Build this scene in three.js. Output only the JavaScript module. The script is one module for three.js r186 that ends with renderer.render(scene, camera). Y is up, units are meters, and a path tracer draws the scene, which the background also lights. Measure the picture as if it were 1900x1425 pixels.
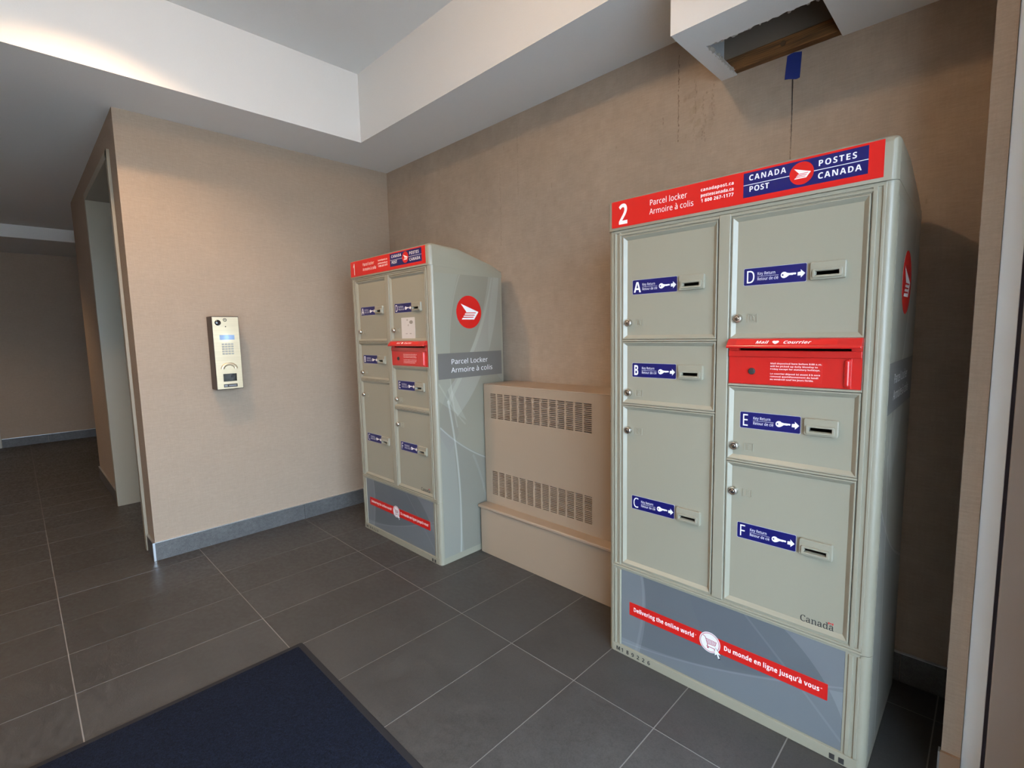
import * as THREE from 'three';
import { mergeGeometries, toCreasedNormals } from 'three/addons/utils/BufferGeometryUtils.js';
import { RoundedBoxGeometry } from 'three/addons/geometries/RoundedBoxGeometry.js';
import { TextGeometry } from 'three/addons/geometries/TextGeometry.js';
import { FontLoader } from 'three/addons/loaders/FontLoader.js';
import { RectAreaLightUniformsLib } from 'three/addons/lights/RectAreaLightUniformsLib.js';

// ------------------------------------------------------------------ camera, sky, lights, exposure
RectAreaLightUniformsLib.init();
const scene = new THREE.Scene();
const camera = new THREE.PerspectiveCamera(76.068, 1900 / 1425, 0.02, 100);
camera.position.set(3.221, 1.2, 2.012);
camera.rotation.set(-0.10393, 0.77976, -0.02193, 'YXZ');
scene.background = new THREE.Color().setRGB(0.58, 0.78, 1.0);
scene.backgroundIntensity = 16.8;
const renderer = new THREE.WebGLRenderer({ antialias: true });
renderer.toneMapping = THREE.LinearToneMapping;
renderer.toneMappingExposure = 0.97;
renderer.shadowMap.enabled = true;
const sun = new THREE.DirectionalLight(new THREE.Color().setRGB(1, 0.80, 0.55), 44);
sun.position.set(2 - 8, 13, 2 - 7); sun.target.position.set(8, 0, 2); sun.castShadow = true; sun.name = 'sun';
Object.assign(sun.shadow.camera, { left: -25, right: 25, top: 25, bottom: -25, near: 1, far: 60 }); scene.add(sun, sun.target);
const LAMP = { r: 1.0, g: 0.66, b: 0.38 };
const TRAY_CD = 8, GLOBE_CD = 1.5, CORRIDOR_CD = 5;

// ------------------------------------------------------------------ helpers
let seed = 7;
const rnd = () => { seed = (seed * 1664525 + 1013904223) >>> 0; return seed / 4294967296; };
const taken = {};
const numbered = (n) => { taken[n] = (taken[n] ?? -1) + 1; return taken[n] ? n + '_' + String(taken[n]).padStart(3, '0') : n; };
const lit = (o) => { o.castShadow = true; o.receiveShadow = true; return o; };
const mesh = (name, geo, mat, parent = scene) => { const m = lit(new THREE.Mesh(geo, mat)); m.name = parent === scene ? numbered(name) : name; parent.add(m); return m; };
const group = (name, x = 0, y = 0, z = 0, parent = scene) => { const g = new THREE.Group(); g.name = parent === scene ? numbered(name) : name; g.position.set(x, y, z); parent.add(g); return g; };
const tag = (o, label, category, grp, kind) => { o.userData.label = label; o.userData.category = category; if (grp) o.userData.group = grp; if (kind) o.userData.kind = kind; return o; };
const struct = (o, label, category = 'wall') => tag(o, label, category, null, 'structure');
// uv in metres from the dominant axis of each normal
function metreUV(g, ox = 0, oy = 0) {
  const p = g.attributes.position, n = g.attributes.normal, uv = new Float32Array(p.count * 2);
  for (let i = 0; i < p.count; i++) {
    const ax = Math.abs(n.getX(i)), ay = Math.abs(n.getY(i)), az = Math.abs(n.getZ(i));
    let u, v;
    if (ay > ax && ay > az) { u = p.getX(i); v = p.getZ(i); } else if (ax > az) { u = p.getZ(i); v = p.getY(i); } else { u = p.getX(i); v = p.getY(i); }
    uv[i * 2] = u + ox; uv[i * 2 + 1] = v + oy;
  }
  g.setAttribute('uv', new THREE.BufferAttribute(uv, 2));
  return g;
}
const bx = (x0, x1, y0, y1, z0, z1) => metreUV(new THREE.BoxGeometry(x1 - x0, y1 - y0, z1 - z0).translate((x0 + x1) / 2, (y0 + y1) / 2, (z0 + z1) / 2));
const rbx = (x0, x1, y0, y1, z0, z1, r = 0.003, s = 2) => metreUV(new RoundedBoxGeometry(x1 - x0, y1 - y0, z1 - z0, s, r).translate((x0 + x1) / 2, (y0 + y1) / 2, (z0 + z1) / 2));
const merge = (list) => mergeGeometries(list.map((g) => { const q = g.index ? g.toNonIndexed() : g; for (const k of Object.keys(q.attributes)) if (!['position', 'normal', 'uv'].includes(k)) q.deleteAttribute(k); return q; }), false);
const rectPath = (P, x0, x1, y0, y1) => { const s = new P(); s.moveTo(x0, y0); s.lineTo(x1, y0); s.lineTo(x1, y1); s.lineTo(x0, y1); s.closePath(); return s; };
function roundRect(x0, x1, y0, y1, r) {
  const s = new THREE.Shape();
  s.moveTo(x0 + r, y0); s.lineTo(x1 - r, y0); s.absarc(x1 - r, y0 + r, r, -Math.PI / 2, 0); s.lineTo(x1, y1 - r); s.absarc(x1 - r, y1 - r, r, 0, Math.PI / 2);
  s.lineTo(x0 + r, y1); s.absarc(x0 + r, y1 - r, r, Math.PI / 2, Math.PI); s.lineTo(x0, y0 + r); s.absarc(x0 + r, y0 + r, r, Math.PI, Math.PI * 1.5);
  return s;
}
const extrude = (shape, depth, o = {}) => new THREE.ExtrudeGeometry(shape, { depth, bevelEnabled: false, curveSegments: 10, ...o });
// a thin printed sticker with its picture on the front face; lower left corner at the origin, facing +z
function stickerGeo(w, h, r = 0, t = 0.0006) {
  const g = extrude(r > 0 ? roundRect(0, w, 0, h, r) : rectPath(THREE.Shape, 0, w, 0, h), t, { curveSegments: 5 });
  const p = g.attributes.position, uv = g.attributes.uv;
  for (let i = 0; i < p.count; i++) uv.setXY(i, p.getX(i) / w, p.getY(i) / h);
  return g;
}
function canvasTex(w, h, draw) {
  const c = document.createElement('canvas'); c.width = w; c.height = h;
  const k = c.getContext('2d'); draw(k, w, h);
  const t = new THREE.CanvasTexture(c); t.colorSpace = THREE.SRGBColorSpace; t.anisotropy = 8;
  return t;
}
function noiseTex(n, fn, srgb = true) {
  const d = new Uint8Array(n * n * 4);
  for (let y = 0; y < n; y++) for (let x = 0; x < n; x++) { const c = fn(x, y), i = (y * n + x) * 4; d[i] = c[0]; d[i + 1] = c[1]; d[i + 2] = c[2]; d[i + 3] = 255; }
  const t = new THREE.DataTexture(d, n, n); t.wrapS = t.wrapT = THREE.RepeatWrapping; t.magFilter = THREE.LinearFilter; t.minFilter = THREE.LinearMipmapLinearFilter; t.generateMipmaps = true;
  if (srgb) t.colorSpace = THREE.SRGBColorSpace; t.needsUpdate = true;
  return t;
}
// periodic value noise, cell counts fx, fy over an n-pixel tile
function valueNoise(n, fx, fy, s0) {
  const save = seed; seed = s0; const g = []; for (let i = 0; i < fx * fy; i++) g.push(rnd()); seed = save;
  const sm = (t) => t * t * (3 - 2 * t);
  return (x, y) => {
    const u = (x / n) * fx, v = (y / n) * fy, i = Math.floor(u), j = Math.floor(v), a = sm(u - i), b = sm(v - j), q = (p, r) => g[(((r % fy) + fy) % fy) * fx + (((p % fx) + fx) % fx)];
    return (q(i, j) * (1 - a) + q(i + 1, j) * a) * (1 - b) + (q(i, j + 1) * (1 - a) + q(i + 1, j + 1) * a) * b;
  };
}
const scaled = (t, rx, ry = rx) => { const c = t.clone(); c.repeat.set(rx, ry); c.needsUpdate = true; return c; };
const M = (o) => new THREE.MeshStandardMaterial(o);
const P = (o) => new THREE.MeshPhysicalMaterial(o);
const rgb = (r, g, b) => new THREE.Color().setRGB(r, g, b);

// ------------------------------------------------------------------ materials
const N = 512;
const linenA = valueNoise(N, 24, 256, 11), linenB = valueNoise(N, 200, 20, 12), linenC = valueNoise(N, 6, 6, 13), linenD = valueNoise(N, 256, 256, 14);
const linen = (x, y) => (linenA(x, y) - 0.5) * 0.55 + (linenB(x, y) - 0.5) * 0.28 + (linenC(x, y) - 0.5) * 0.16 + (linenD(x, y) - 0.5) * 0.35;
const wallTex = noiseTex(N, (x, y) => { const v = 1 + 0.085 * linen(x, y); return [Math.min(255, 166 * v), Math.min(255, 147 * v), Math.min(255, 128 * v)]; });
const wallBump = noiseTex(N, (x, y) => { const v = 128 + 150 * linen(x, y); return [v, v, v]; }, false);
const wallpaper = M({ map: scaled(wallTex, 2), bumpMap: scaled(wallBump, 2), bumpScale: 0.0006, roughness: 0.82 });
const plasterN = valueNoise(N, 180, 180, 21), plasterM = valueNoise(N, 30, 30, 22);
const plasterBump = noiseTex(N, (x, y) => { const v = 128 + 70 * (plasterN(x, y) - 0.5) + 60 * (plasterM(x, y) - 0.5); return [v, v, v]; }, false);
const paintWhite = M({ color: rgb(0.76, 0.75, 0.72), bumpMap: scaled(plasterBump, 1.5), bumpScale: 0.0008, roughness: 0.85 });
const rawGypsum = M({ color: rgb(0.62, 0.58, 0.5), bumpMap: scaled(plasterBump, 8), bumpScale: 0.003, roughness: 1 });
const tileN = valueNoise(N, 220, 220, 31), tileM = valueNoise(N, 40, 60, 32), tileL = valueNoise(N, 7, 7, 33);
const tileTex = (k, warm) => noiseTex(N, (x, y) => { const v = k * (1 + 0.22 * (tileN(x, y) - 0.5) + 0.14 * (tileM(x, y) - 0.5) + 0.1 * (tileL(x, y) - 0.5)); return [v * (1 + warm), v, v * (1 - warm)]; });
const tileRough = noiseTex(N, (x, y) => { const v = 120 + 60 * (tileM(x, y) - 0.5) + 50 * (tileN(x, y) - 0.5); return [v, v, v]; }, false);
const tileBump = noiseTex(N, (x, y) => { const v = 128 + 90 * (tileN(x, y) - 0.5); return [v, v, v]; }, false);
const tileMats = [[65, 0.035], [68, 0.03], [63, 0.04], [66, 0.025]].map(([k, w]) => M({ map: scaled(tileTex(k, w), 1.6), roughnessMap: scaled(tileRough, 1.6), bumpMap: scaled(tileBump, 1.6), bumpScale: 0.0004, roughness: 1 }));
const grout = M({ color: rgb(0.26, 0.245, 0.23), roughness: 0.95 });
const baseTileMat = M({ map: scaled(tileTex(90, 0.01), 1.6), bumpMap: scaled(tileBump, 1.6), bumpScale: 0.0004, roughness: 0.5 });
const trimMetal = M({ color: rgb(0.72, 0.73, 0.74), metalness: 0.9, roughness: 0.3 });
const lockerPaint = P({ color: rgb(0.315, 0.288, 0.215), roughness: 0.38, clearcoat: 0.25, clearcoatRoughness: 0.25 });
const signRed = rgb(0.58, 0.012, 0.010);
const redPaint = P({ color: signRed, roughness: 0.3, clearcoat: 0.6, clearcoatRoughness: 0.15 });
const chrome = M({ color: rgb(0.62, 0.6, 0.56), metalness: 1, roughness: 0.22 });
const blackMat = M({ color: rgb(0.015, 0.015, 0.016), roughness: 0.6 });
const darkMetal = M({ color: rgb(0.05, 0.045, 0.042), roughness: 0.55, metalness: 0.3 });
const radiatorPaint = M({ color: rgb(0.385, 0.285, 0.20), bumpMap: scaled(plasterBump, 4), bumpScale: 0.0003, roughness: 0.5 });
const galvanised = M({ color: rgb(0.30, 0.29, 0.275), roughness: 0.5, metalness: 0.6 });
const whiteInk = M({ color: rgb(0.85, 0.85, 0.85), roughness: 0.5 });
const blackInk = M({ color: rgb(0.012, 0.012, 0.014), roughness: 0.5 });
const redInk = M({ color: rgb(0.6, 0.02, 0.02), roughness: 0.5 });
const printMat = (t, rough = 0.35) => P({ map: t, roughness: rough + 0.1, clearcoat: 0.08, clearcoatRoughness: 0.3 });
const frameMetal = M({ color: rgb(0.82, 0.87, 0.89), roughness: 0.4, metalness: 0.1 });
const doorFramePaint = M({ color: rgb(0.46, 0.44, 0.44), roughness: 0.45 });
const doorLeafPaint = M({ color: rgb(0.22, 0.21, 0.19), roughness: 0.5 });

// ------------------------------------------------------------------ structure
const H = 2.367, TRAY = 2.759, ZC = 1.56, XR = 3.178, ZF = 3.6, XF = -4.93;
// floor: a grout bed and every tile
const floor = struct(group('floor'), 'dark grey rectangular porcelain floor tiles with pale grout joints', 'floor');
mesh('grout_bed', bx(XF - 0.12, 4.35, -0.06, -0.0010, -0.12, ZF + 0.12), grout, floor);
{
  const PX = 0.302, PZ = 0.6065, GX = 1.943, GZ = 0.753, g = 0.0017;
  const add = (x0, x1, z0, z1) => {
    if (x1 - x0 < 0.012 || z1 - z0 < 0.012) return;
    mesh('tile', metreUV(new THREE.BoxGeometry(x1 - x0, 0.01, z1 - z0).translate((x0 + x1) / 2, -0.005 + (rnd() - 0.5) * 0.0006, (z0 + z1) / 2), rnd(), rnd()), tileMats[Math.floor(rnd() * 4)], floor);
  };
  for (let i = -23; i < 12; i++) for (let j = -3; j < 6; j++) {
    const x0 = GX + i * PX + g, x1 = GX + (i + 1) * PX - g, z0 = GZ + j * PZ + g, z1 = GZ + (j + 1) * PZ - g;
    const put = (a, b, c, d) => { const p = Math.max(x0, a), q = Math.min(x1, b), r = Math.max(z0, c), s = Math.min(z1, d); if (q > p && s > r) add(p, q, r, s); };
    if (x0 < 0 && x1 > 0) { if (z0 >= ZC) put(XF, 4.25, ZC, ZF); else { put(0, 4.25, 0, ZC); put(XF, 4.25, ZC, ZF); } } else if (x0 >= 0) put(0, 4.25, 0, ZF); else {
      put(XF, 0, ZC, ZF); put(XF, -2.4, 0.6, ZC); put(-1.3, -0.2, 1.43, ZC);
    }
  }
}
// back wall, with its own wallpaper sheet: scuffs, drip stains and seams copied where they are
{
  const W = 3.3, Hh = 2.45, CW = 2048, CH = 1520;
  const t = canvasTex(CW, CH, (k) => {
    const img = k.createImageData(CW, CH), sc = CW / W, n1 = valueNoise(CW, 20, 7, 41), n2 = valueNoise(CW, 90, 90, 42);
    for (let y = 0; y < CH; y++) for (let x = 0; x < CW; x++) {
      const tx = ((x / sc) * 2 * N) % N, ty = ((y / sc) * 2 * N) % N, v = 1 + 0.085 * linen(tx, ty) + 0.05 * (n1(x, y) - 0.5) + 0.04 * (n2(x, y) - 0.5), i = (y * CW + x) * 4;
      img.data[i] = 166 * v; img.data[i + 1] = 147 * v; img.data[i + 2] = 128 * v; img.data[i + 3] = 255;
    }
    k.putImageData(img, 0, 0);
    const X = (x) => (x + 0.12) * sc, Y = (y) => (Hh - y) * (CH / Hh);
    // broken vertical scuff lines and drips
    const scuff = (x, y0, y1, w, a, wob) => { const s = seed; seed = Math.floor(x * 9999 + y0 * 77); for (let y = y0; y > y1; y -= 0.006) { if (rnd() < 0.22) continue; k.fillStyle = 'rgba(70,52,38,' + (a * (0.4 + 0.6 * rnd())).toFixed(3) + ')'; k.fillRect(X(x + (rnd() - 0.5) * wob), Y(y), w * (0.6 + rnd()), 5); } seed = s; };
    scuff(2.229, 2.31, 1.98, 1.7, 0.55, 0.003); scuff(2.300, 2.2, 1.96, 1.5, 0.22, 0.012); scuff(2.335, 2.13, 1.95, 2.5, 0.22, 0.02); scuff(2.16, 2.09, 2.06, 2, 0.4, 0.004); scuff(2.372, 2.15, 2.02, 1.8, 0.3, 0.01);
    scuff(1.31, 2.32, 1.95, 1.2, 0.25, 0.004); scuff(1.17, 2.1, 1.7, 1.3, 0.3, 0.01); scuff(1.05, 2.25, 1.72, 1.2, 0.16, 0.02); scuff(1.36, 2.05, 1.75, 1.2, 0.14, 0.03); scuff(2.654, 2.06, 1.72, 1.6, 0.5, 0.0015);
    for (let i = 0; i < 26; i++) { const s = 3 + rnd() * 14; k.fillStyle = 'rgba(84,70,46,' + (0.03 + rnd() * 0.07).toFixed(3) + ')'; k.beginPath(); k.ellipse(X(2.32 + (rnd() - 0.5) * 0.13), Y(2.06 + (rnd() - 0.5) * 0.16), s * 0.5, s, rnd(), 0, 7); k.fill(); }
    for (let i = 0; i < 60; i++) { k.fillStyle = 'rgba(80,60,44,' + (0.06 + rnd() * 0.12).toFixed(3) + ')'; const q = 0.8 + rnd() * 2.4; k.fillRect(X(0.6 + rnd() * 2.5), Y(1.5 + rnd() * 0.8), q, q * (1 + rnd() * 5)); }
  });
  const mat = M({ map: t, bumpMap: scaled(wallBump, W * 2, Hh * 2), bumpScale: 0.0006, roughness: 0.82 });
  const g = new THREE.BoxGeometry(W, 2.95, 0.12).translate(W / 2 - 0.12, 2.95 / 2, -0.06);
  const p = g.attributes.position, uv = g.attributes.uv;
  for (let i = 0; i < p.count; i++) uv.setXY(i, (p.getX(i) + 0.12) / W, p.getY(i) / Hh);
  const wb = struct(mesh('wall_back', g, mat), 'beige linen wallpaper wall behind the parcel lockers, scuffed and stained');
  // the open seam below the blue tape: a narrow gap between two sheets whose lips stand off the wall
  const lip = new THREE.Shape(); lip.moveTo(2.6525, 2.066); lip.lineTo(2.6565, 2.066); lip.lineTo(2.6575, 1.93); lip.lineTo(2.6568, 1.80); lip.lineTo(2.6555, 1.93);
  mesh('open_seam', extrude(lip, 0.0008).translate(0, 0, 0.0002), darkMetal, wb);
}
struct(mesh('wall_left', bx(-0.12, 0, 0, 2.95, -0.12, ZC), wallpaper), 'light beige linen wallpaper wall carrying the entry phone');
// corridor wall with a recessed doorway, and the rest of the shell
struct(mesh('wall_corridor', merge([bx(-0.2, -0.12, 0, H + 0.02, 1.44, ZC), bx(-1.3, -0.2, 2.19, H + 0.02, 1.44, ZC), bx(-2.4, -1.3, 0, H + 0.02, 1.44, ZC), bx(-2.4, -2.28, 0, H + 0.02, 0.6, 1.44)]), wallpaper), 'shaded beige wallpaper wall of the corridor with a doorway');
struct(mesh('wall_passage', bx(XF, -2.28, 0, H + 0.02, 0.48, 0.6), wallpaper), 'wallpaper wall closing the side passage off the corridor');
struct(mesh('wall_far', bx(XF - 0.12, XF, 0, H + 0.02, 0.48, ZF), wallpaper), 'brown wallpaper wall at the far end of the corridor');
struct(mesh('wall_front', bx(XF - 0.12, 4.35, 0, 2.95, ZF, ZF + 0.12), wallpaper), 'beige wallpaper wall behind the camera');
struct(mesh('wall_right', merge([bx(XR, 3.215, 0, 2.95, 0, 0.415), bx(3.215, 3.40, 0, 2.95, 0, 0.32), bx(3.36, 3.40, 0, 2.95, 0.32, 0.74), bx(3.36, 3.40, 2.0, 2.95, 0.74, 2.95), bx(3.36, 3.40, 0, 2.95, 2.95, ZF), bx(XR, 3.36, 2.5, 2.95, 0.415, ZF)]), wallpaper), 'narrow beige wallpaper wall end beside the entrance door frame');
// ceilings
const ceil = struct(group('ceiling'), 'white painted ceiling with a raised tray', 'ceiling');
mesh('tray_ceiling', bx(0.4, 4.35, TRAY, TRAY + 0.1, 0.417, ZF), paintWhite, ceil);
mesh('soffit', bx(XF - 0.12, 0.4, H, TRAY + 0.1, -0.12, ZF + 0.12), paintWhite, ceil);
mesh('soffit', bx(0.4, XR, H, TRAY + 0.1, -0.12, 0.417), paintWhite, ceil);
mesh('soffit', bx(0.4, XR, H, TRAY + 0.1, 3.2, ZF + 0.12), paintWhite, ceil);
mesh('soffit', bx(3.40, 4.35, 2.5, TRAY + 0.1, 0, ZF), paintWhite, ceil);
struct(mesh('trim_1', rbx(XF, -3.755, 2.243, H, 0.6, ZF, 0.002, 1), paintWhite), 'white ceiling drop across the far end of the corridor', 'bulkhead');
// boxed bulkhead over the second locker with a hole cut in its underside
{
  const b = struct(group('trim_2'), 'white boxed ceiling bulkhead with a ragged hole cut in its underside', 'bulkhead');
  const x0 = 2.405, y0 = 2.149, zf = 0.4172, t = 0.0127;
  mesh('front_board', bx(x0, XR, y0, H, zf - t, zf + 0.0004), paintWhite, b);
  mesh('end_board', bx(x0, x0 + t, y0, H, 0, zf - t), paintWhite, b);
  const s = new THREE.Shape(), sv = seed; seed = 99;                  // drawn in x and minus z
  s.moveTo(x0 + t, -(zf - t)); s.lineTo(XR, -(zf - t)); s.lineTo(XR, 0); s.lineTo(2.800, 0); s.lineTo(2.800, -0.272);
  for (let i = 25; i >= 0; i--) s.lineTo(2.462 + (0.338 * i) / 26, -0.272 + (rnd() - 0.5) * 0.010);
  for (let i = 7; i > 0; i--) s.lineTo(2.463 + (rnd() - 0.5) * 0.004, (-0.27 * i) / 8);
  s.lineTo(2.463, 0); s.lineTo(x0 + t, 0); seed = sv;
  mesh('under_board', metreUV(extrude(s, t).rotateX(-Math.PI / 2).translate(0, y0, 0)), paintWhite, b);
  // torn paper and broken gypsum along the cut
  const crumbs = []; seed = 5;
  for (let i = 0; i < 40; i++) { const f = rnd(), e = i % 3; const px = e < 2 ? 2.462 + 0.335 * f : 2.466, pz = e < 2 ? 0.268 + (rnd() - 0.5) * 0.008 : 0.02 + 0.24 * f, q = 0.002 + rnd() * 0.005; crumbs.push(new THREE.IcosahedronGeometry(q, 0).scale(1.4, 0.7, 1).rotateY(rnd() * 6).translate(px, y0 + 0.001 + rnd() * 0.008, pz)); }
  for (let i = 0; i < 9; i++) crumbs.push(new THREE.IcosahedronGeometry(0.009, 1).scale(0.5, 0.75, 1.9).translate(2.4605, y0 + 0.006, 0.03 + i * 0.027));
  mesh('broken_edge', merge(crumbs), rawGypsum, b);
  const kraft = M({ color: rgb(0.24, 0.185, 0.135), bumpMap: scaled(plasterBump, 4), bumpScale: 0.0006, roughness: 0.95 });
  mesh('kraft_backing', bx(x0 + t, XR, y0 + t, H, zf - t - 0.002, zf - t), kraft, b);
  mesh('plywood', bx(x0 + t, XR, H - 0.014, H - 0.002, 0.001, zf - t - 0.002), kraft, b);
  mesh('wall_cleat', bx(x0 + t, XR, 2.2025, H - 0.014, 0.001, 0.013), kraft, b);
  const wn = valueNoise(N, 8, 90, 51), wk = valueNoise(N, 5, 14, 52);
  const woodTex = noiseTex(N, (x, y) => { const v = 0.72 + 0.35 * wn(x, y + 12 * Math.sin(x / 60)) + 0.25 * (wk(x, y) - 0.5); return [128 * v, 86 * v, 46 * v]; });
  const wood = M({ map: scaled(woodTex, 2, 5), roughness: 0.7 });
  const plank = mesh('lumber', rbx(2.43, 3.1, 2.1535, 2.202, 0.001, 0.034, 0.003), wood, b);
  mesh('knot', new THREE.CylinderGeometry(0.009, 0.009, 0.002, 14).rotateX(Math.PI / 2).translate(2.63, 2.182, 0.0345), M({ color: rgb(0.09, 0.045, 0.02), roughness: 0.7 }), plank);
}
// baseboards: single tiles under a bright metal edge
function baseboard(name, label, dir, at, a, b, joints, out) {
  const g = struct(group(name), label, 'baseboard'), cuts = [a, ...joints, b];
  const y = 0.099, th = 0.010;
  for (let i = 0; i + 1 < cuts.length; i++) {
    const p = cuts[i] + 0.001, q = cuts[i + 1] - 0.001;
    mesh('base_tile', dir === 'z' ? bx(Math.min(at, at + out * th), Math.max(at, at + out * th), 0, y, p, q) : bx(p, q, 0, y, Math.min(at, at + out * th), Math.max(at, at + out * th)), baseTileMat, g);
  }
  const e = th + 0.0012;
  mesh('edge_trim', dir === 'z' ? bx(Math.min(at, at + out * e), Math.max(at, at + out * e), y, y + 0.003, a, b) : bx(a, b, y, y + 0.003, Math.min(at, at + out * e), Math.max(at, at + out * e)), trimMetal, g);
  return g;
}
const bl = baseboard('baseboard_left', 'grey tile baseboard with a metal edge under the entry phone', 'z', 0, 0, ZC + 0.004, [0.747], 1);
mesh('corner_trim', bx(-0.001, 0.0118, 0, 0.102, ZC + 0.002, ZC + 0.0122), trimMetal, bl);
baseboard('baseboard_back', 'grey tile baseboard along the wall behind the lockers', 'x', 0, 0.012, XR, [0.61, 1.22, 1.83, 2.44, 3.05], 1);
baseboard('baseboard_corridor', 'dark tile baseboard between the doorway and the passage', 'x', ZC, -2.4, -1.36, [-1.9], 1);
baseboard('baseboard_corner', 'short dark tile baseboard beside the doorway frame', 'x', ZC, -0.17, -0.002, [], 1);
baseboard('baseboard_far', 'dark tile baseboard with a bright edge at the corridor end', 'z', XF, 0.6, 2.195, [1.2, 1.8], 1);
baseboard('baseboard_front', 'tile baseboard on the wall behind the camera', 'x', ZF, -4.9, XR, [-3, -1, 1], -1);
{
  const g = struct(group('baseboard_right'), 'short tan baseboard at the foot of the narrow wall end', 'baseboard');
  mesh('base_tile', bx(XR - 0.002, 3.215, 0, 0.1, 0.415, 0.424), M({ color: rgb(0.30, 0.20, 0.13), roughness: 0.5 }), g);
  mesh('corner_trim', bx(XR - 0.006, XR - 0.002, 0, 0.1, 0.405, 0.4245), trimMetal, g);
}
// doorway in the corridor wall
{
  const d = struct(group('door_1'), 'grey metal door frame set in the corridor wall', 'door');
  mesh('casing', merge([rbx(-0.235, -0.19, 0, 2.215, 1.44, ZC + 0.014, 0.002, 1), rbx(-1.335, -1.29, 0, 2.215, 1.30, ZC + 0.014, 0.002, 1), rbx(-1.335, -0.19, 2.17, 2.215, 1.44, ZC + 0.014, 0.002, 1)]), M({ color: rgb(0.34, 0.30, 0.225), roughness: 0.4 }), d);
  mesh('leaf', bx(-1.29, -0.235, 0.008, 2.17, 1.30, 1.345), doorLeafPaint, d);
  mesh('side_reveal', merge([bx(-0.25, -0.235, 0, 2.2, 1.3, 1.44), bx(-1.335, -0.235, 2.17, 2.2, 1.3, 1.44)]), doorLeafPaint, d);
}
{
  const d = struct(group('door_2'), 'pale door frame at the far end of the corridor', 'door');
  mesh('casing', merge([rbx(XF, XF + 0.03, 0, 2.1, 2.2, 2.26, 0.002, 1), rbx(XF, XF + 0.03, 0, 2.1, 3.14, 3.2, 0.002, 1), rbx(XF, XF + 0.03, 2.04, 2.1, 2.2, 3.2, 0.002, 1)]), M({ color: rgb(0.5, 0.48, 0.44), roughness: 0.45 }), d);
  mesh('leaf', bx(XF, XF + 0.012, 0.005, 2.04, 2.26, 3.14), doorLeafPaint, d);
}
// entrance door frame in the right wall, beside the camera
{
  const d = struct(group('door_3'), 'grey metal entrance door frame with a pale inner stop', 'door');
  mesh('frame_stop', rbx(3.2155, 3.2515, 0, 2.5, 0.325, 0.412, 0.0015, 1), frameMetal, d);
  mesh('gasket', bx(3.2515, 3.2585, 0, 2.5, 0.325, 0.405), M({ color: rgb(0.05, 0.045, 0.06), roughness: 0.8 }), d);
  mesh('frame_post', rbx(3.2585, 3.3595, 0, 2.5, 0.325, 0.4135, 0.003, 1), doorFramePaint, d);
}
// vestibule and glazed front, outside the picture: the way the daylight comes in
struct(mesh('wall_vestibule', merge([bx(3.40, 4.35, 0, 2.95, 0.18, 0.3)]), paintWhite), 'white side wall of the entrance vestibule');
{
  const w = struct(group('window_1'), 'glazed aluminium shopfront of the entrance vestibule', 'window');
  for (const z of [0.32, 1.4, 2.5, 3.57]) mesh('mullion', rbx(4.22, 4.32, 0, 2.2, z - 0.03, z + 0.03, 0.003, 1), frameMetal, w);
  for (const y of [0.04, 2.16]) { mesh('rail', rbx(4.22, 4.32, y - 0.04, y + 0.04, 0.35, 3.54, 0.003, 1), frameMetal, w); }
  mesh('header', bx(4.22, 4.35, 2.2, 2.5, 0.3, ZF), paintWhite, w);
  const glass = P({ color: 0xffffff, transmission: 1, thickness: 0, roughness: 0, ior: 1.5 });
  for (const [a, b] of [[0.35, 1.37], [1.43, 2.47], [2.53, 3.51]]) mesh('pane', bx(4.268, 4.272, 0.08, 2.12, a, b), glass, w);
}
struct(mesh('ground_outside', bx(4.35, 40, -0.2, -0.02, -20, 24), M({ color: rgb(0.45, 0.46, 0.47), roughness: 0.95 })), 'pale concrete pavement outside the entrance', 'pavement');

// ------------------------------------------------------------------ downlights
function downlight(x, y, z, cd, label) {
  const d = tag(group('ceiling_light', x, y, z), label, 'ceiling light', 'recessed ceiling lights');
  const ring = [[0.066, 0], [0.068, -0.004], [0.085, -0.006], [0.09, -0.002], [0.09, 0]].map((q) => new THREE.Vector2(...q));
  mesh('trim_ring', new THREE.LatheGeometry(ring, 32), paintWhite, d);
  mesh('lens', new THREE.CylinderGeometry(0.066, 0.066, 0.002, 32).translate(0, -0.001, 0), M({ color: 0xffffff, emissive: rgb(LAMP.r, LAMP.g, LAMP.b), emissiveIntensity: 4 }), d);
  const s = new THREE.SpotLight(rgb(LAMP.r, LAMP.g, LAMP.b), cd, 0, 1.15, 0.35, 2);
  s.position.set(0, -0.012, 0); s.target.position.set(0, -1, 0); s.castShadow = true; s.shadow.radius = 2.2; s.name = 'lamp';
  d.add(s); d.add(s.target); s.target.name = 'aim';
}
downlight(0.91, TRAY, 1.72, TRAY_CD, 'round recessed downlight in the tray near the entry phone wall');
{ // a small opal globe on a short stem
  const d = tag(group('globe_light', 2.12, TRAY, 1.5), 'small opal globe light under the ceiling tray near the entrance', 'ceiling light');
  mesh('canopy', new THREE.LatheGeometry([[0, -0.02], [0.05, -0.018], [0.06, -0.008], [0.062, 0]].map((q) => new THREE.Vector2(...q)), 28), paintWhite, d);
  mesh('globe_lamp', new THREE.SphereGeometry(0.064, 28, 18).translate(0, -0.08, 0), M({ color: 0xffffff, emissive: rgb(LAMP.r, LAMP.g, LAMP.b), emissiveIntensity: 3 }), d);
  const s = new THREE.PointLight(rgb(LAMP.r, LAMP.g, LAMP.b), GLOBE_CD, 0, 2); s.position.set(0, -0.08, 0); s.castShadow = true; s.shadow.radius = 2.2; s.name = 'lamp'; d.add(s);
}
downlight(0.91, TRAY, 2.95, TRAY_CD * 0.5, 'round recessed downlight in the tray behind the floor mat');
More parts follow.
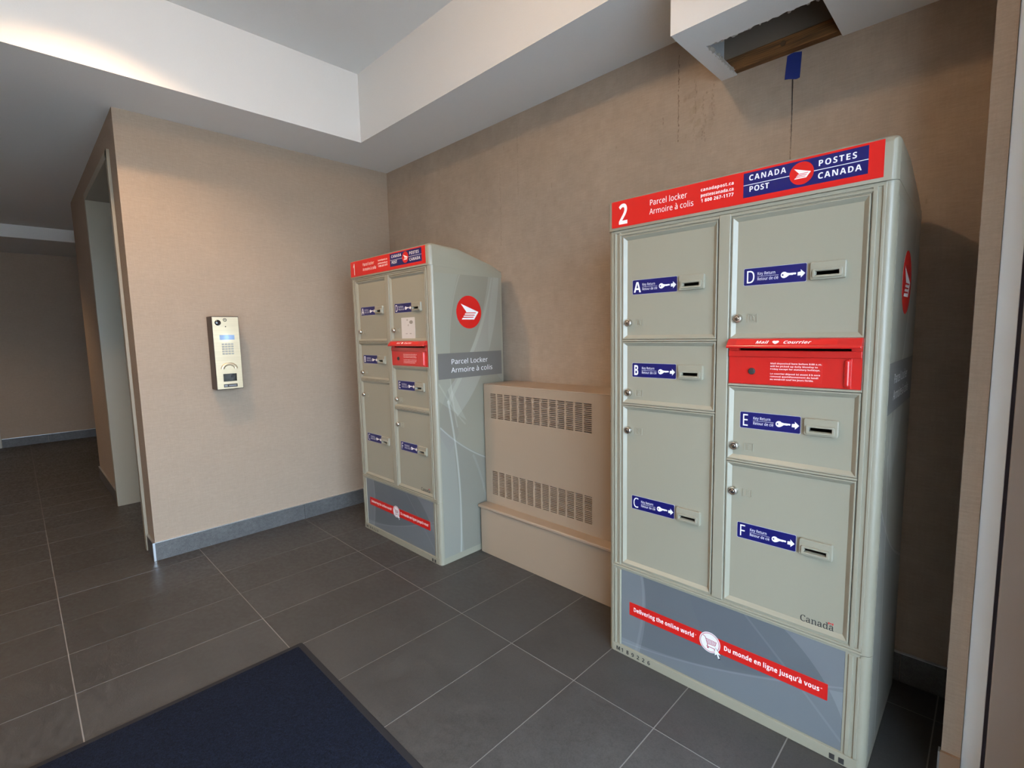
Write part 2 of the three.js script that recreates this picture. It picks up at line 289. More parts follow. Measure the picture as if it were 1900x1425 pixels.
downlight(-2.85, H, 2.75, CORRIDOR_CD, 'round recessed downlight in the corridor ceiling');

// ------------------------------------------------------------------ printed artwork
const font = await new FontLoader().loadAsync('fonts/droid/droid_sans_regular.typeface.json');
const fontBold = await new FontLoader().loadAsync('fonts/droid/droid_sans_bold.typeface.json');
const fontSerif = await new FontLoader().loadAsync('fonts/droid/droid_serif_regular.typeface.json');
const NAVY = '#12125e', RED = '#d41812', WHITE = '#f4f1ee';
// text with its baseline left end at x, y; cap height and width given in pixels; spread = spaced letters
function txt(k, s, x, y, w, cap, weight = '', spread = false, slant = 0) {
  k.save(); k.translate(x, y); k.transform(1, 0, -slant, 1, 0, 0); k.font = weight + ' ' + cap / 0.714 + 'px sans-serif'; k.textBaseline = 'alphabetic'; k.textAlign = 'left';
  if (spread) {
    const ws = [...s].map((c) => k.measureText(c).width), sum = ws.reduce((a, b) => a + b, 0), gap = (w - sum) / (s.length - 1); let p = 0;
    [...s].forEach((c, i) => { k.fillText(c, p, 0); p += ws[i] + gap; });
  } else { k.scale(w / k.measureText(s).width, 1); k.fillText(s, 0, 0); }
  k.restore();
}
function wing(k, cx, cy, r, ground) {
  const pt = (x, y) => [cx + x * r, cy - y * r], poly = (l) => { k.beginPath(); l.forEach((q, i) => (i ? k.lineTo(...pt(...q)) : k.moveTo(...pt(...q)))); k.closePath(); k.fill(); };
  k.fillStyle = WHITE; poly([[-0.64, 0.5], [0.77, 0.02], [0.40, -0.45], [-0.60, -0.45], [-0.22, 0.02]]);
  k.fillStyle = ground;
  for (const [y, a, b] of [[-0.045, -0.34, 0.56], [-0.185, -0.45, 0.46], [-0.32, -0.56, 0.36]]) poly([[a, y + 0.025], [b, y + 0.035], [b - 0.03, y - 0.015], [a - 0.05, y - 0.035]]);
}
const signTex = (num) => canvasTex(2048, 236, (k, w, h) => {
  const X = (x) => ((x - 0.02) / 0.755) * w, Y = (y) => ((1.636 - y) / 0.087) * h, L = (d) => (d / 0.755) * w, V = (d) => (d / 0.087) * h;
  k.fillStyle = RED; k.fillRect(0, 0, w, h);
  k.fillStyle = WHITE;
  txt(k, num, X(num === '1' ? 0.05 : 0.045), Y(1.558), L(num === '1' ? 0.024 : 0.038), V(0.066), 'bold');
  txt(k, 'Parcel locker', X(0.162), Y(1.6), L(0.127), V(0.0175), ''); txt(k, 'Armoire à colis', X(0.162), Y(1.572), L(0.148), V(0.0175), '');
  k.lineWidth = 1; txt(k, 'canadapost.ca', X(0.331), Y(1.608), L(0.097), V(0.0095), 'bold', true); txt(k, 'postescanada.ca', X(0.331), Y(1.592), L(0.097), V(0.0095), 'bold'); txt(k, '1 800 267-1177', X(0.332), Y(1.5765), L(0.096), V(0.0095), 'bold', true);
  k.fillStyle = NAVY; k.fillRect(X(0.4545), Y(1.6305), L(0.2895), V(0.0665));
  k.fillStyle = WHITE; k.fillRect(X(0.4545), Y(1.5985), L(0.2895), V(0.0017));
  txt(k, 'CANADA', X(0.468), Y(1.6085), L(0.095), V(0.0148), 'bold', true); txt(k, 'POST', X(0.469), Y(1.578), L(0.053), V(0.0148), 'bold', true);
  txt(k, 'POSTES', X(0.637), Y(1.6065), L(0.084), V(0.0148), 'bold', true); txt(k, 'CANADA', X(0.637), Y(1.575), L(0.094), V(0.0148), 'bold', true);
  k.fillStyle = RED; k.beginPath(); k.ellipse(X(0.6), Y(1.5985), L(0.0285), V(0.0288), 0, 0, 7); k.fill();
  wing(k, X(0.6), Y(1.5985), L(0.0285), RED);
});
const keyTex = (c) => canvasTex(644, 196, (k, w, h) => {
  k.fillStyle = '#b9bbd0'; k.fillRect(0, 0, w, h); k.fillStyle = NAVY; k.beginPath(); k.roundRect(3, 3, w - 6, h - 6, 14); k.fill();
  k.fillStyle = WHITE; k.strokeStyle = WHITE;
  txt(k, c, 20, 168, { A: 108, B: 80, C: 92, D: 106, E: 78, F: 76 }[c], 138, c === 'A' || c === 'B' ? 'bold' : '');
  txt(k, 'Key Return', 146, 84, 190, 33); k.fillRect(146, 98, 222, 3); txt(k, 'Retour de clé', 146, 144, 222, 33);
  // key and arrow
  k.beginPath(); k.arc(424, 108, 34, 0, 7); k.fill(); k.beginPath(); k.moveTo(440, 84); k.lineTo(476, 92); k.lineTo(538, 92); k.lineTo(544, 100); k.lineTo(536, 114); k.lineTo(520, 110); k.lineTo(508, 116); k.lineTo(476, 114); k.lineTo(446, 136); k.closePath(); k.fill();
  k.fillStyle = NAVY; k.beginPath(); k.arc(410, 108, 9, 0, 7); k.fill();
  k.fillStyle = WHITE; k.beginPath(); k.moveTo(556, 92); k.lineTo(588, 86); k.lineTo(584, 62); k.lineTo(630, 106); k.lineTo(588, 152); k.lineTo(588, 128); k.lineTo(556, 128); k.closePath(); k.fill();
});
const keyMats = Object.fromEntries([...'ABCDEF'].map((c) => [c, printMat(keyTex(c), 0.3)]));
// printed grey wrap with pale crossing ribbons
const ribbon = (k, pts, w, col) => { k.strokeStyle = col; k.lineWidth = w; k.beginPath(); k.moveTo(...pts[0]); k.bezierCurveTo(...pts[1], ...pts[2], ...pts[3]); k.stroke(); };
const sheet = (k, l, col) => { k.fillStyle = col; k.beginPath(); k.moveTo(...l[0]); for (const q of l.slice(1)) q.length === 2 ? k.lineTo(...q) : k.quadraticCurveTo(...q); k.closePath(); k.fill(); };
const sideTex = canvasTex(480, 1600, (k, w, h) => {
  k.fillStyle = '#8c8676'; k.fillRect(0, 0, w, h);
  sheet(k, [[0, 0], [160, 0], [40, 300, 90, 640], [150, 760, 190, 830], [0, 700]], 'rgba(205,208,200,0.16)');
  sheet(k, [[430, 0], [480, 0], [480, 620], [300, 480, 430, 0]], 'rgba(205,208,200,0.10)');
  sheet(k, [[410, 0], [300, 420, 60, 640], [120, 800], [420, 560, 470, 0]], 'rgba(214,216,208,0.18)');
  sheet(k, [[0, 760], [60, 640], [130, 900], [60, 1000], [0, 900]], 'rgba(90,94,94,0.12)');
  sheet(k, [[0, 840], [180, 1020, 480, 1130], [480, 1600], [0, 1600]], 'rgba(96,100,104,0.20)');
  sheet(k, [[0, 840], [90, 930], [140, 1600], [0, 1600]], 'rgba(205,208,205,0.13)');
  ribbon(k, [[170, 0], [60, 240], [60, 560], [120, 860]], 9, 'rgba(216,216,206,0.16)');
  ribbon(k, [[400, 0], [330, 380], [180, 520], [60, 720]], 26, 'rgba(216,216,206,0.16)');
  ribbon(k, [[0, 600], [90, 740], [110, 780], [180, 850]], 9, 'rgba(216,216,206,0.14)');
  ribbon(k, [[0, 845], [180, 1020], [330, 1080], [480, 1140]], 8, 'rgba(220,220,214,0.28)');
  ribbon(k, [[60, 700], [120, 1000], [140, 1300], [118, 1600]], 12, 'rgba(224,224,220,0.34)');
  ribbon(k, [[230, 1040], [330, 1250], [350, 1450], [330, 1600]], 14, 'rgba(210,212,210,0.10)');
  ribbon(k, [[330, 1080], [370, 1250], [400, 1450], [390, 1600]], 10, 'rgba(210,212,210,0.09)');
});
const frontTex = canvasTex(1024, 440, (k, w, h) => {
  k.fillStyle = '#616568'; k.fillRect(0, 0, w, h);
  sheet(k, [[0, 0], [130, 0], [170, 200, 110, 440], [0, 440]], 'rgba(200,204,204,0.16)');
  sheet(k, [[0, 400], [350, 400, 760, 250], [1024, 180], [1024, 440], [0, 440]], 'rgba(196,202,206,0.14)');
  sheet(k, [[640, 0], [760, 120, 840, 220], [560, 300], [430, 190, 380, 0]], 'rgba(80,84,88,0.10)');
  sheet(k, [[800, 0], [960, 120, 1024, 300], [1024, 0]], 'rgba(206,210,210,0.15)');
  ribbon(k, [[120, 0], [150, 140], [120, 300], [90, 440]], 14, 'rgba(204,208,208,0.10)');
  ribbon(k, [[0, 425], [260, 400], [560, 350], [1024, 160]], 7, 'rgba(210,214,214,0.12)');
  ribbon(k, [[640, 0], [740, 100], [860, 220], [1024, 400]], 10, 'rgba(204,208,208,0.10)');
});
const bannerTex = canvasTex(1600, 124, (k, w, h) => {
  k.fillStyle = '#cc1a14'; k.fillRect(0, 0, w, h); k.fillStyle = WHITE;
  const X = (x) => ((x - 0.088) / 0.623) * w;
  txt(k, 'Delivering the online world', X(0.104), 78, X(0.331) - X(0.104), 39, 'bold'); txt(k, 'Du monde en ligne jusqu’à vous', X(0.427), 78, X(0.692) - X(0.427), 39, 'bold');
  txt(k, 'TM', X(0.333), 52, 12, 9); txt(k, 'MC', X(0.694), 52, 12, 9);
});
const cartTex = canvasTex(256, 256, (k) => {
  k.fillStyle = '#ded4d4'; k.fillRect(0, 0, 256, 256); k.strokeStyle = '#b8303a'; k.lineWidth = 5; k.beginPath(); k.arc(128, 128, 113, 0, 7); k.stroke();
  k.fillStyle = '#ece6e8'; k.beginPath(); k.arc(128, 128, 108, 0, 7); k.fill();
  k.strokeStyle = '#a02832'; k.lineWidth = 8; k.lineJoin = 'round'; k.beginPath(); k.moveTo(46, 62); k.lineTo(74, 76); k.lineTo(104, 166); k.lineTo(96, 186); k.lineTo(200, 186); k.stroke();
  k.lineWidth = 6; k.beginPath(); k.moveTo(80, 92); k.lineTo(206, 98); k.lineTo(194, 148); k.lineTo(100, 152); k.closePath(); k.stroke();
  k.lineWidth = 4; for (let i = 1; i < 7; i++) { k.beginPath(); k.moveTo(80 + i * 18, 92 + i * 0.9); k.lineTo(100 + i * 13.4, 152 - i * 0.6); k.stroke(); } for (const y of [112, 131]) { k.beginPath(); k.moveTo(86, y); k.lineTo(202, y + 2); k.stroke(); }
  k.fillStyle = '#a02832'; for (const x of [108, 192]) { k.beginPath(); k.arc(x, 200, 10, 0, 7); k.fill(); }
});
const bandTex = canvasTex(1024, 300, (k, w, h) => { k.fillStyle = '#6e6a64'; k.fillRect(0, 0, w, h); k.fillStyle = '#eceae6'; txt(k, 'Parcel Locker', 190, 130, 590, 58); txt(k, 'Armoire à colis', 190, 230, 670, 58); });
const roundelTex = canvasTex(400, 400, (k) => { k.fillStyle = RED; k.fillRect(0, 0, 400, 400); wing(k, 200, 200, 200, RED); });
const mailTextTex = canvasTex(700, 300, (k, w, h) => {
  k.fillStyle = '#c9201a'; k.fillRect(0, 0, w, h); k.fillStyle = '#f0d8d4';
  [['Mail deposited here before 8:00 a.m.', 40, 690], ['will be picked up daily Monday to', 82, 640], ['Friday except for statutory holidays.', 124, 672], ['Le courrier déposé ici avant 8 h sera', 194, 672], ['ramassé quotidiennement du lundi', 236, 650], ['au vendredi sauf les jours fériés.', 278, 590]].forEach(([s, y, x]) => txt(k, s, 5, y, x, 23, 'bold'));
});
const lidTex = canvasTex(1200, 96, (k, w, h) => {
  k.fillStyle = RED; k.fillRect(0, 0, w, h); k.fillStyle = WHITE; txt(k, 'Mail', 250, 74, 160, 52, 'bold', false, 0.25); txt(k, 'Courrier', 590, 74, 320, 52, 'bold', false, 0.25);
  k.beginPath(); k.moveTo(505, 84); k.bezierCurveTo(430, 40, 470, 8, 502, 26); k.bezierCurveTo(530, 8, 575, 38, 505, 84); k.fill();
});
const mats = {
  sign: { 1: printMat(signTex('1'), 0.25), 2: printMat(signTex('2'), 0.25) }, side: printMat(sideTex), front: printMat(frontTex), banner: printMat(bannerTex), cart: printMat(cartTex),
  band: printMat(bandTex), roundel: printMat(roundelTex), mailText: printMat(mailTextTex), lid: printMat(lidTex),
};

// ------------------------------------------------------------------ parcel lockers
const W = 0.804, D = 0.48;
// a door: flat rim, sloping shoulder and a recessed pan with a real key slot through it; origin lower left, rim at z = 0
const PAN = 0.009;
function doorGeo(w, h, slot) {
  const rim = 0.0035, sl = 0.0105, parts = [];
  const ring = (a, za, b, zb) => { // two nested rectangles given as insets
    const q = (i, z) => [[i, i, z], [w - i, i, z], [w - i, h - i, z], [i, h - i, z]], A = q(a, za), B = q(b, zb), pos = [];
    for (let i = 0; i < 4; i++) { const j = (i + 1) % 4; pos.push(...A[i], ...A[j], ...B[j], ...A[i], ...B[j], ...B[i]); }
    const g = new THREE.BufferGeometry(); g.setAttribute('position', new THREE.Float32BufferAttribute(pos, 3)); g.setAttribute('uv', new THREE.Float32BufferAttribute(new Array((pos.length / 3) * 2).fill(0), 2)); g.computeVertexNormals(); return g;
  };
  parts.push(ring(0, -0.014, 0, -0.0008), ring(0, -0.0008, 0.0008, 0), ring(0.0008, 0, rim, 0), ring(rim, 0, rim + sl, -PAN));
  const s = rectPath(THREE.Shape, rim + sl, w - rim - sl, rim + sl, h - rim - sl);
  if (slot) s.holes.push(rectPath(THREE.Path, ...slot));
  parts.push(new THREE.ShapeGeometry(s).translate(0, 0, -PAN));
  return merge(parts);
}
// key slot plate: rounded block with a slot through it and a raised lip; origin lower left on the pan
const plateGeo = (() => {
  const s = roundRect(0.002, 0.079, 0.002, 0.044, 0.003); s.holes.push(rectPath(THREE.Path, 0.012, 0.068, 0.010, 0.0235));
  const lip = roundRect(0.0075, 0.0725, 0.0065, 0.027, 0.003); lip.holes.push(rectPath(THREE.Path, 0.012, 0.068, 0.010, 0.0235));
  return merge([extrude(s, 0.008, { bevelEnabled: true, bevelSize: 0.002, bevelThickness: 0.002, bevelSegments: 2, curveSegments: 4 }), extrude(lip, 0.003, { bevelEnabled: true, bevelSize: 0.0012, bevelThickness: 0.0012, bevelSegments: 2, curveSegments: 4 }).translate(0, 0, 0.010)]);
})();
const labelGeo = stickerGeo(0.161, 0.049, 0.003);
const lockGeo = new THREE.LatheGeometry([[0, 0.013], [0.0045, 0.013], [0.005, 0.0115], [0.0078, 0.0112], [0.0085, 0.0125], [0.0105, 0.012], [0.0125, 0.009], [0.0132, 0.004], [0.0134, 0]].map((q) => new THREE.Vector2(...q)).reverse(), 24).rotateX(Math.PI / 2);
const keyholeGeo = bx(-0.0008, 0.0008, -0.0035, 0.0035, 0.0128, 0.0134);
const badgeGeo = (c) => {
  const s = roundRect(-0.013, 0.013, -0.012, 0.012, 0.001); s.holes.push(rectPath(THREE.Path, -0.0118, 0.0118, -0.0108, 0.0108));
  const t = new TextGeometry(c, { font, size: 0.014, depth: 0.0016, curveSegments: 3, bevelEnabled: false }); t.computeBoundingBox(); const b = t.boundingBox; t.translate(-(b.min.x + b.max.x) / 2, -(b.min.y + b.max.y) / 2, 0);
  return merge([extrude(s, 0.0016), t]);
};
const badges = Object.fromEntries([...'ABCDEF'].map((c) => [c, badgeGeo(c)]));
const rows = [['A', 0.059, 0.383, 1.169, 1.517, 1.344, 1.225], ['B', 0.059, 0.383, 0.946, 1.160, 1.063, 0.983], ['C', 0.059, 0.383, 0.356, 0.937, 0.592, 0.849],
  ['D', 0.424, 0.752, 1.169, 1.517, 1.344, 1.227], ['E', 0.424, 0.752, 0.808, 1.028, 0.929, 0.848], ['F', 0.424, 0.752, 0.356, 0.799, 0.590, 0.708]];
// cap: a sloping profile swept along x whose ends are rounded over
const capGeo = (() => {
  const c = new THREE.Shape(); c.moveTo(0.006, 1.5405); c.lineTo(0.006, 1.626); c.quadraticCurveTo(0.005, 1.6455, -0.018, 1.6455); c.lineTo(-0.18, 1.634); c.lineTo(-0.39, 1.578); c.quadraticCurveTo(-0.455, 1.558, -0.474, 1.54); c.quadraticCurveTo(-0.484, 1.53, -0.484, 1.513); c.lineTo(-0.484, 1.511); c.closePath();
  const pr = c.getPoints(8), rr = 0.019, rings = [], pos = [], nseg = 7;
  for (let e = 0; e < 2; e++) for (let i = 0; i <= nseg; i++) { const a = ((e ? i : nseg - i) / nseg) * Math.PI / 2, x = e ? W - rr + rr * Math.sin(a) + 0.0006 : rr - rr * Math.sin(a) - 0.0006; rings.push([x, rr * (1 - Math.cos(a))]); }
  const pt = (k, p) => { const [x, ins] = rings[k], base = 1.5405 - 0.0609 * Math.max(0, -p.x - 0.0) , up = Math.max(0, Math.min(1, (p.y - base) / 0.03)); return [x, p.y - ins * 0.8 * up * Math.min(1, (p.y - 1.5) / 0.05), Math.min(p.x, 0.006 - ins)]; };
  for (let k = 0; k + 1 < rings.length; k++) for (let i = 0; i < pr.length; i++) { const A = pr[i], B = pr[(i + 1) % pr.length]; const a = pt(k, A), b = pt(k, B), d = pt(k + 1, A), f = pt(k + 1, B); pos.push(...a, ...b, ...f, ...a, ...f, ...d); }
  for (const k of [0, rings.length - 1]) { const q = pr.map((p) => pt(k, p)), tri = THREE.ShapeUtils.triangulateShape(q.map((v) => new THREE.Vector2(v[2], v[1])), []); for (const t of tri) for (const v of k ? t : [t[0], t[2], t[1]]) pos.push(...q[v]); }
  let g = new THREE.BufferGeometry(); g.setAttribute('position', new THREE.Float32BufferAttribute(pos, 3));
  g = toCreasedNormals(g, 0.6); g.setAttribute('uv', new THREE.Float32BufferAttribute(new Array((g.attributes.position.count) * 2).fill(0), 2)); return g;
})();
function parcelLocker(num, x, z, serial, label) {
  const L = tag(group('parcel_locker', x, 0, z), label, 'parcel locker', 'parcel lockers against the back wall');
  // hollow body with rounded front corners
  const r = 0.02, u = new THREE.Shape();
  u.moveTo(0, D); u.lineTo(0, r); u.absarc(r, r, r, Math.PI, Math.PI * 1.5); u.lineTo(0.024, 0); u.lineTo(0.024, 0.014); u.lineTo(0.012, 0.014); u.lineTo(0.012, D - 0.012); u.lineTo(W - 0.012, D - 0.012); u.lineTo(W - 0.012, 0.014); u.lineTo(W - 0.022, 0.014); u.lineTo(W - 0.022, 0); u.lineTo(W - r, 0); u.absarc(W - r, r, r, -Math.PI / 2, 0); u.lineTo(W, D); u.closePath();
  const post = (a, b) => extrude(u, b - a, { curveSegments: 8 }).rotateX(Math.PI / 2).translate(0, b, 0);   // local -z is depth
  const body = merge([post(0, 0.3345), post(0.3355, 1.54)].map((g) => g.scale(1, 1, 1)));
  { const p = body.attributes.position, n = body.attributes.normal; for (let i = 0; i < p.count; i++) { p.setZ(i, -p.getZ(i)); n.setZ(i, -n.getZ(i)); }
    for (let i = 0; i < p.count; i += 3) for (const a of [p, n]) { const t = [a.getX(i + 1), a.getY(i + 1), a.getZ(i + 1)]; a.setXYZ(i + 1, a.getX(i + 2), a.getY(i + 2), a.getZ(i + 2)); a.setXYZ(i + 2, ...t); } }
  mesh('body', merge([body, bx(0.012, W - 0.012, 0.32, 0.333, -D + 0.012, -0.03), bx(0.012, W - 0.012, 1.525, 1.54, -D + 0.012, -0.02)]), lockerPaint, L);
  // front frame with openings and beaded mouldings
  const f = rectPath(THREE.Shape, 0.022, W - 0.02, 0.0335, 1.54);
  for (const [, a, b, c, d] of rows) f.holes.push(rectPath(THREE.Path, a - 0.0012, b + 0.0012, c - 0.0012, d + 0.0012));
  f.holes.push(rectPath(THREE.Path, 0.424, 0.752, 1.0365, 1.1665)); f.holes.push(rectPath(THREE.Path, 0.0535, 0.7475, 0.036, 0.328));
  const bead = [];
  for (const [a, b] of [[0.026, 0.033], [0.0445, 0.0525], [0.755, 0.7655], [0.7745, 0.7825]]) bead.push(rbx(a, b, 0.345, 1.54, -0.01, 0.0012, 0.002, 2), rbx(a, b, 0.034, 0.326, -0.01, 0.0012, 0.002, 2));
  bead.push(rbx(0.022, 0.783, 1.5302, 1.54, -0.01, 0.001, 0.002, 2), rbx(0.044, 0.766, 1.5205, 1.5275, -0.01, 0.0014, 0.002, 2), rbx(0.022, 0.783, 0.3345, 0.3415, -0.01, 0.002, 0.002, 2), rbx(0.022, 0.783, 0.3425, 0.3495, -0.01, 0.0012, 0.002, 2));
  mesh('front_frame', merge([extrude(f, 0.012).translate(0, 0, -0.0145), ...bead]), lockerPaint, L);
  mesh('centre_post', merge([rbx(0.3865, 0.4205, 0.351, 1.529, -0.01, 0.0035, 0.003, 3)]), lockerPaint, L);
  mesh('shelf_rail', rbx(0.058, 0.385, 1.1615, 1.1675, -0.02, 0.0022, 0.002, 2), lockerPaint, L); mesh('shelf_rail', rbx(0.058, 0.385, 0.9385, 0.9445, -0.02, 0.0022, 0.002, 2), lockerPaint, L);
  mesh('shelf_rail', rbx(0.423, 0.754, 1.0295, 1.036, -0.02, 0.003, 0.002, 2), lockerPaint, L); mesh('shelf_rail', rbx(0.423, 0.754, 0.8005, 0.807, -0.02, 0.0022, 0.002, 2), lockerPaint, L);
  // cap
  const cap = mesh('cap', capGeo, lockerPaint, L);
  const sg = mesh('sign', stickerGeo(0.755, 0.087, 0.001), mats.sign[num], cap); sg.position.set(0.02, 1.549, 0.0062); sg.userData.label = 'red header sign with navy logo panel and number ' + num;
  // doors
  for (const [k, a, b, y0, y1, ly, ky] of rows) {
    const lx = a < 0.2 ? 0.093 : 0.457, px = lx + 0.17, py = ly - 0.023;
    const dr = mesh('door', doorGeo(b - a, y1 - y0, [px + 0.012 - a, px + 0.068 - a, py + 0.010 - y0, py + 0.0235 - y0]), lockerPaint, L); dr.position.set(a, y0, 0.0012);
    const put = (o, X, Y, Z) => { o.position.set(X - a, Y - y0, Z); return o; };
    put(mesh('key_return_label', labelGeo, keyMats[k], dr), lx, ly - 0.0245, -PAN).userData.label = 'navy key return label with letter ' + k;
    put(mesh('key_slot', plateGeo, lockerPaint, dr), px, py, -PAN);
    put(mesh('lock', lockGeo, chrome, dr), lx - 0.013, ky, -PAN + 0.001);
    put(mesh('keyhole', keyholeGeo, blackMat, dr), lx - 0.013, ky, -PAN + 0.001);
    put(mesh('letter_badge', badges[k], lockerPaint, dr), lx + 0.026, ky, -PAN);
    if (k === 'F') {
      const s = mesh('wordmark', (() => { const t = new TextGeometry('Canada', { font: fontSerif, size: 0.0185, depth: 0.0005, curveSegments: 4, bevelEnabled: false }); t.computeBoundingBox(); const q = t.boundingBox; t.translate(-q.min.x, -q.min.y, 0).scale(0.081 / (q.max.x - q.min.x), 1, 1); return t; })(), blackInk, dr);
      put(s, 0.636, 0.3695, -PAN);
      const leaf = new THREE.Shape(); [[0, -4], [0.5, -1.5], [3, -2], [2.2, 0], [4, 1.5], [2, 1.8], [1, 3.5], [0, 4.5]].forEach(([x1, y1_], i) => (i ? leaf.lineTo(x1, y1_) : leaf.moveTo(x1, y1_))); [[-1, 3.5], [-2, 1.8], [-4, 1.5], [-2.2, 0], [-3, -2], [-0.5, -1.5]].forEach((q) => leaf.lineTo(...q));
      put(mesh('flag_mark', merge([bx(0, 0.0028, 0, 0.0055, 0, 0.0005), bx(0.0092, 0.012, 0, 0.0055, 0, 0.0005), extrude(leaf, 0.8).scale(0.0006, 0.0006, 0.0006).translate(0.006, 0.0027, 0)]), redInk, dr), 0.704, 0.3865, -PAN);
    }
  }
  // red mail slot
  const m = group('mail_slot', 0, 0, 0, L); m.userData.label = 'red mail drop with a hooded slot';
  const mf = rectPath(THREE.Shape, 0.4245, 0.7515, 1.0368, 1.1662); mf.holes.push(rectPath(THREE.Path, 0.452, 0.728, 1.1345, 1.1435));
  mesh('face', merge([extrude(mf, 0.010).translate(0, 0, -0.0085)]), redPaint, m);
  mesh('flange', rbx(0.4245, 0.7515, 1.1165, 1.134, -0.002, 0.0062, 0.0015, 2), redPaint, m);
  const md = mesh('mail_door', rbx(0.4265, 0.7305, 1.0385, 1.1155, -0.002, 0.0040, 0.001, 1), redPaint, m);
  mesh('hinge', new THREE.CapsuleGeometry(0.0075, 0.058, 4, 12).translate(0.7215, 1.077, 0.0045), redPaint, md);
  const mt = mesh('notice_print', stickerGeo(0.128, 0.056, 0), mats.mailText, md); mt.position.set(0.538, 1.048, 0.0040);
  const ml = mesh('lock', lockGeo.clone().scale(0.72, 0.72, 0.4), darkMetal, md); ml.position.set(0.49, 1.075, 0.004);
  const lp = new THREE.Shape(); lp.moveTo(0.004, 1.1445); lp.lineTo(0.004, 1.1675); lp.lineTo(-0.002, 1.1690); lp.quadraticCurveTo(-0.008, 1.1690, -0.0115, 1.1655); lp.lineTo(-0.0255, 1.1500); lp.quadraticCurveTo(-0.0290, 1.1455, -0.0265, 1.1425); lp.quadraticCurveTo(-0.024, 1.1405, -0.021, 1.1425); lp.lineTo(-0.018, 1.146); lp.lineTo(0, 1.1475); lp.closePath();
  const lid = mesh('hood', new THREE.ExtrudeGeometry(lp, { depth: 0.325, curveSegments: 8, bevelEnabled: true, bevelSize: 0.002, bevelOffset: -0.002, bevelThickness: 0.002, bevelSegments: 2 }).rotateY(Math.PI / 2).translate(0.4255, 0, 0), redPaint, m);
  const lt = mesh('lettering', stickerGeo(0.25, 0.0185, 0, 0.0003), mats.lid, lid); lt.position.set(0.450, 1.1514, 0.0247); lt.rotation.x = -0.7345;
  // lower panel
  const lpn = mesh('lower_panel', stickerGeo(0.693, 0.2915, 0, 0.004), mats.front, L); lpn.position.set(0.054, 0.0363, -0.0075); lpn.userData.label = 'grey printed lower panel with pale ribbons';
  const bn = mesh('banner', stickerGeo(0.623, 0.0485, 0), mats.banner, lpn); bn.position.set(0.034, 0.129, 0.004); bn.userData.label = 'red banner with white lettering';
  const disc = new THREE.CircleGeometry(0.034, 40); const dc = mesh('cart_roundel', merge([disc.clone().translate(0, 0, 0.0008), new THREE.CylinderGeometry(0.034, 0.034, 0.0008, 40, 1, true).rotateX(Math.PI / 2).translate(0, 0, 0.0004)]), mats.cart, lpn); dc.position.set(0.329, 0.1535, 0.0046);
  const ar = (o) => { const s = new THREE.Shape(); [[0, 0], [0, -23], [5.5, -18], [10, -29], [14, -27], [9.5, -16.5], [16.5, -16.5]].forEach(([p, q], i) => { const X = p - 6, Y = q + 14; (i ? s.lineTo(6 + X * o, -14 + Y * o) : s.moveTo(6 + X * o, -14 + Y * o)); }); return s; };
  const cur = mesh('pointer', extrude(ar(1), 0.9).scale(0.00112, 0.00112, 0.0005), whiteInk, lpn); cur.position.set(0.3465, 0.1435, 0.0056);
  const sh = mesh('pointer_outline', extrude(ar(1.14), 0.5).scale(0.00112, 0.00112, 0.0005), blackInk, lpn); sh.position.set(0.3475, 0.1428, 0.0055);
  // base rail, serial number and maker's plate
  const br = mesh('base_rail', rbx(0.020, W - 0.018, 0, 0.033, -0.02, 0.0015, 0.0015, 1), lockerPaint, L);
  const sn = []; [...serial].forEach((ch, i) => { const t = new TextGeometry(ch, { font: fontBold, size: 0.0145, depth: 0.0006, curveSegments: 3, bevelEnabled: false }); sn.push(t.translate(0.034 + i * 0.0215, 0.009, 0.0013)); });
  mesh('serial_number', merge(sn), blackInk, br);
  mesh('maker_plate', merge([rbx(0.722, 0.735, 0.004, 0.02, 0.001, 0.0024, 0.0004, 1), rbx(0.744, 0.757, 0.004, 0.02, 0.001, 0.0024, 0.0004, 1)]), darkMetal, br);
  // printed side wraps
  for (const s of [1, -1]) {
    const sp = mesh('side_wrap', stickerGeo(D - 0.034, 1.47, 0), mats.side, L);
    if (s > 0) { sp.rotation.y = Math.PI / 2; sp.position.set(W - 0.0002, 0.034, -0.022); } else { sp.rotation.y = -Math.PI / 2; sp.position.set(0.0002, 0.034, -D + 0.012); }
    const off = s > 0 ? 0 : 0;
    const bd = mesh('title_band', stickerGeo(D - 0.036, 0.131, 0), mats.band, sp); bd.position.set(0.001 + off, 0.938, 0.0005);
    const ro = mesh('roundel', merge([(() => { const g = new THREE.CircleGeometry(0.0855, 48); return g.translate(0, 0, 0.0006); })(), new THREE.CylinderGeometry(0.0855, 0.0855, 0.0006, 48, 1, true).rotateX(Math.PI / 2).translate(0, 0, 0.0003)]), mats.roundel, sp);
    ro.position.set(s > 0 ? 0.215 : D - 0.034 - 0.215, 1.279, 0.0005);
  }
  return L;
}
parcelLocker('1', 0.427, 0.547, 'M189225', 'grey parcel locker with header number 1 beside the entry phone wall');
parcelLocker('2', 2.231, 0.517, 'M189226', 'grey parcel locker with header number 2 under the open bulkhead');
{
  const t = canvasTex(200, 330, (k) => { k.fillStyle = '#cfc8c0'; k.fillRect(0, 0, 200, 330); k.fillStyle = '#948c80'; k.beginPath(); k.arc(146, 70, 26, 0, 7); k.fill(); k.fillStyle = '#a8a096'; k.beginPath(); k.arc(90, 36, 12, 0, 7); k.fill(); k.fillRect(96, 100, 14, 26); k.fillRect(60, 230, 30, 12); k.fillRect(120, 228, 26, 16); });
  const n = tag(mesh('paper_notice', stickerGeo(0.125, 0.118, 0, 0.0004), printMat(t, 0.8)), 'small pale paper notice stuck on a door of locker number 1', 'notice'); n.position.set(0.427 + 0.516, 1.174, 0.547 - PAN + 0.0016);
}

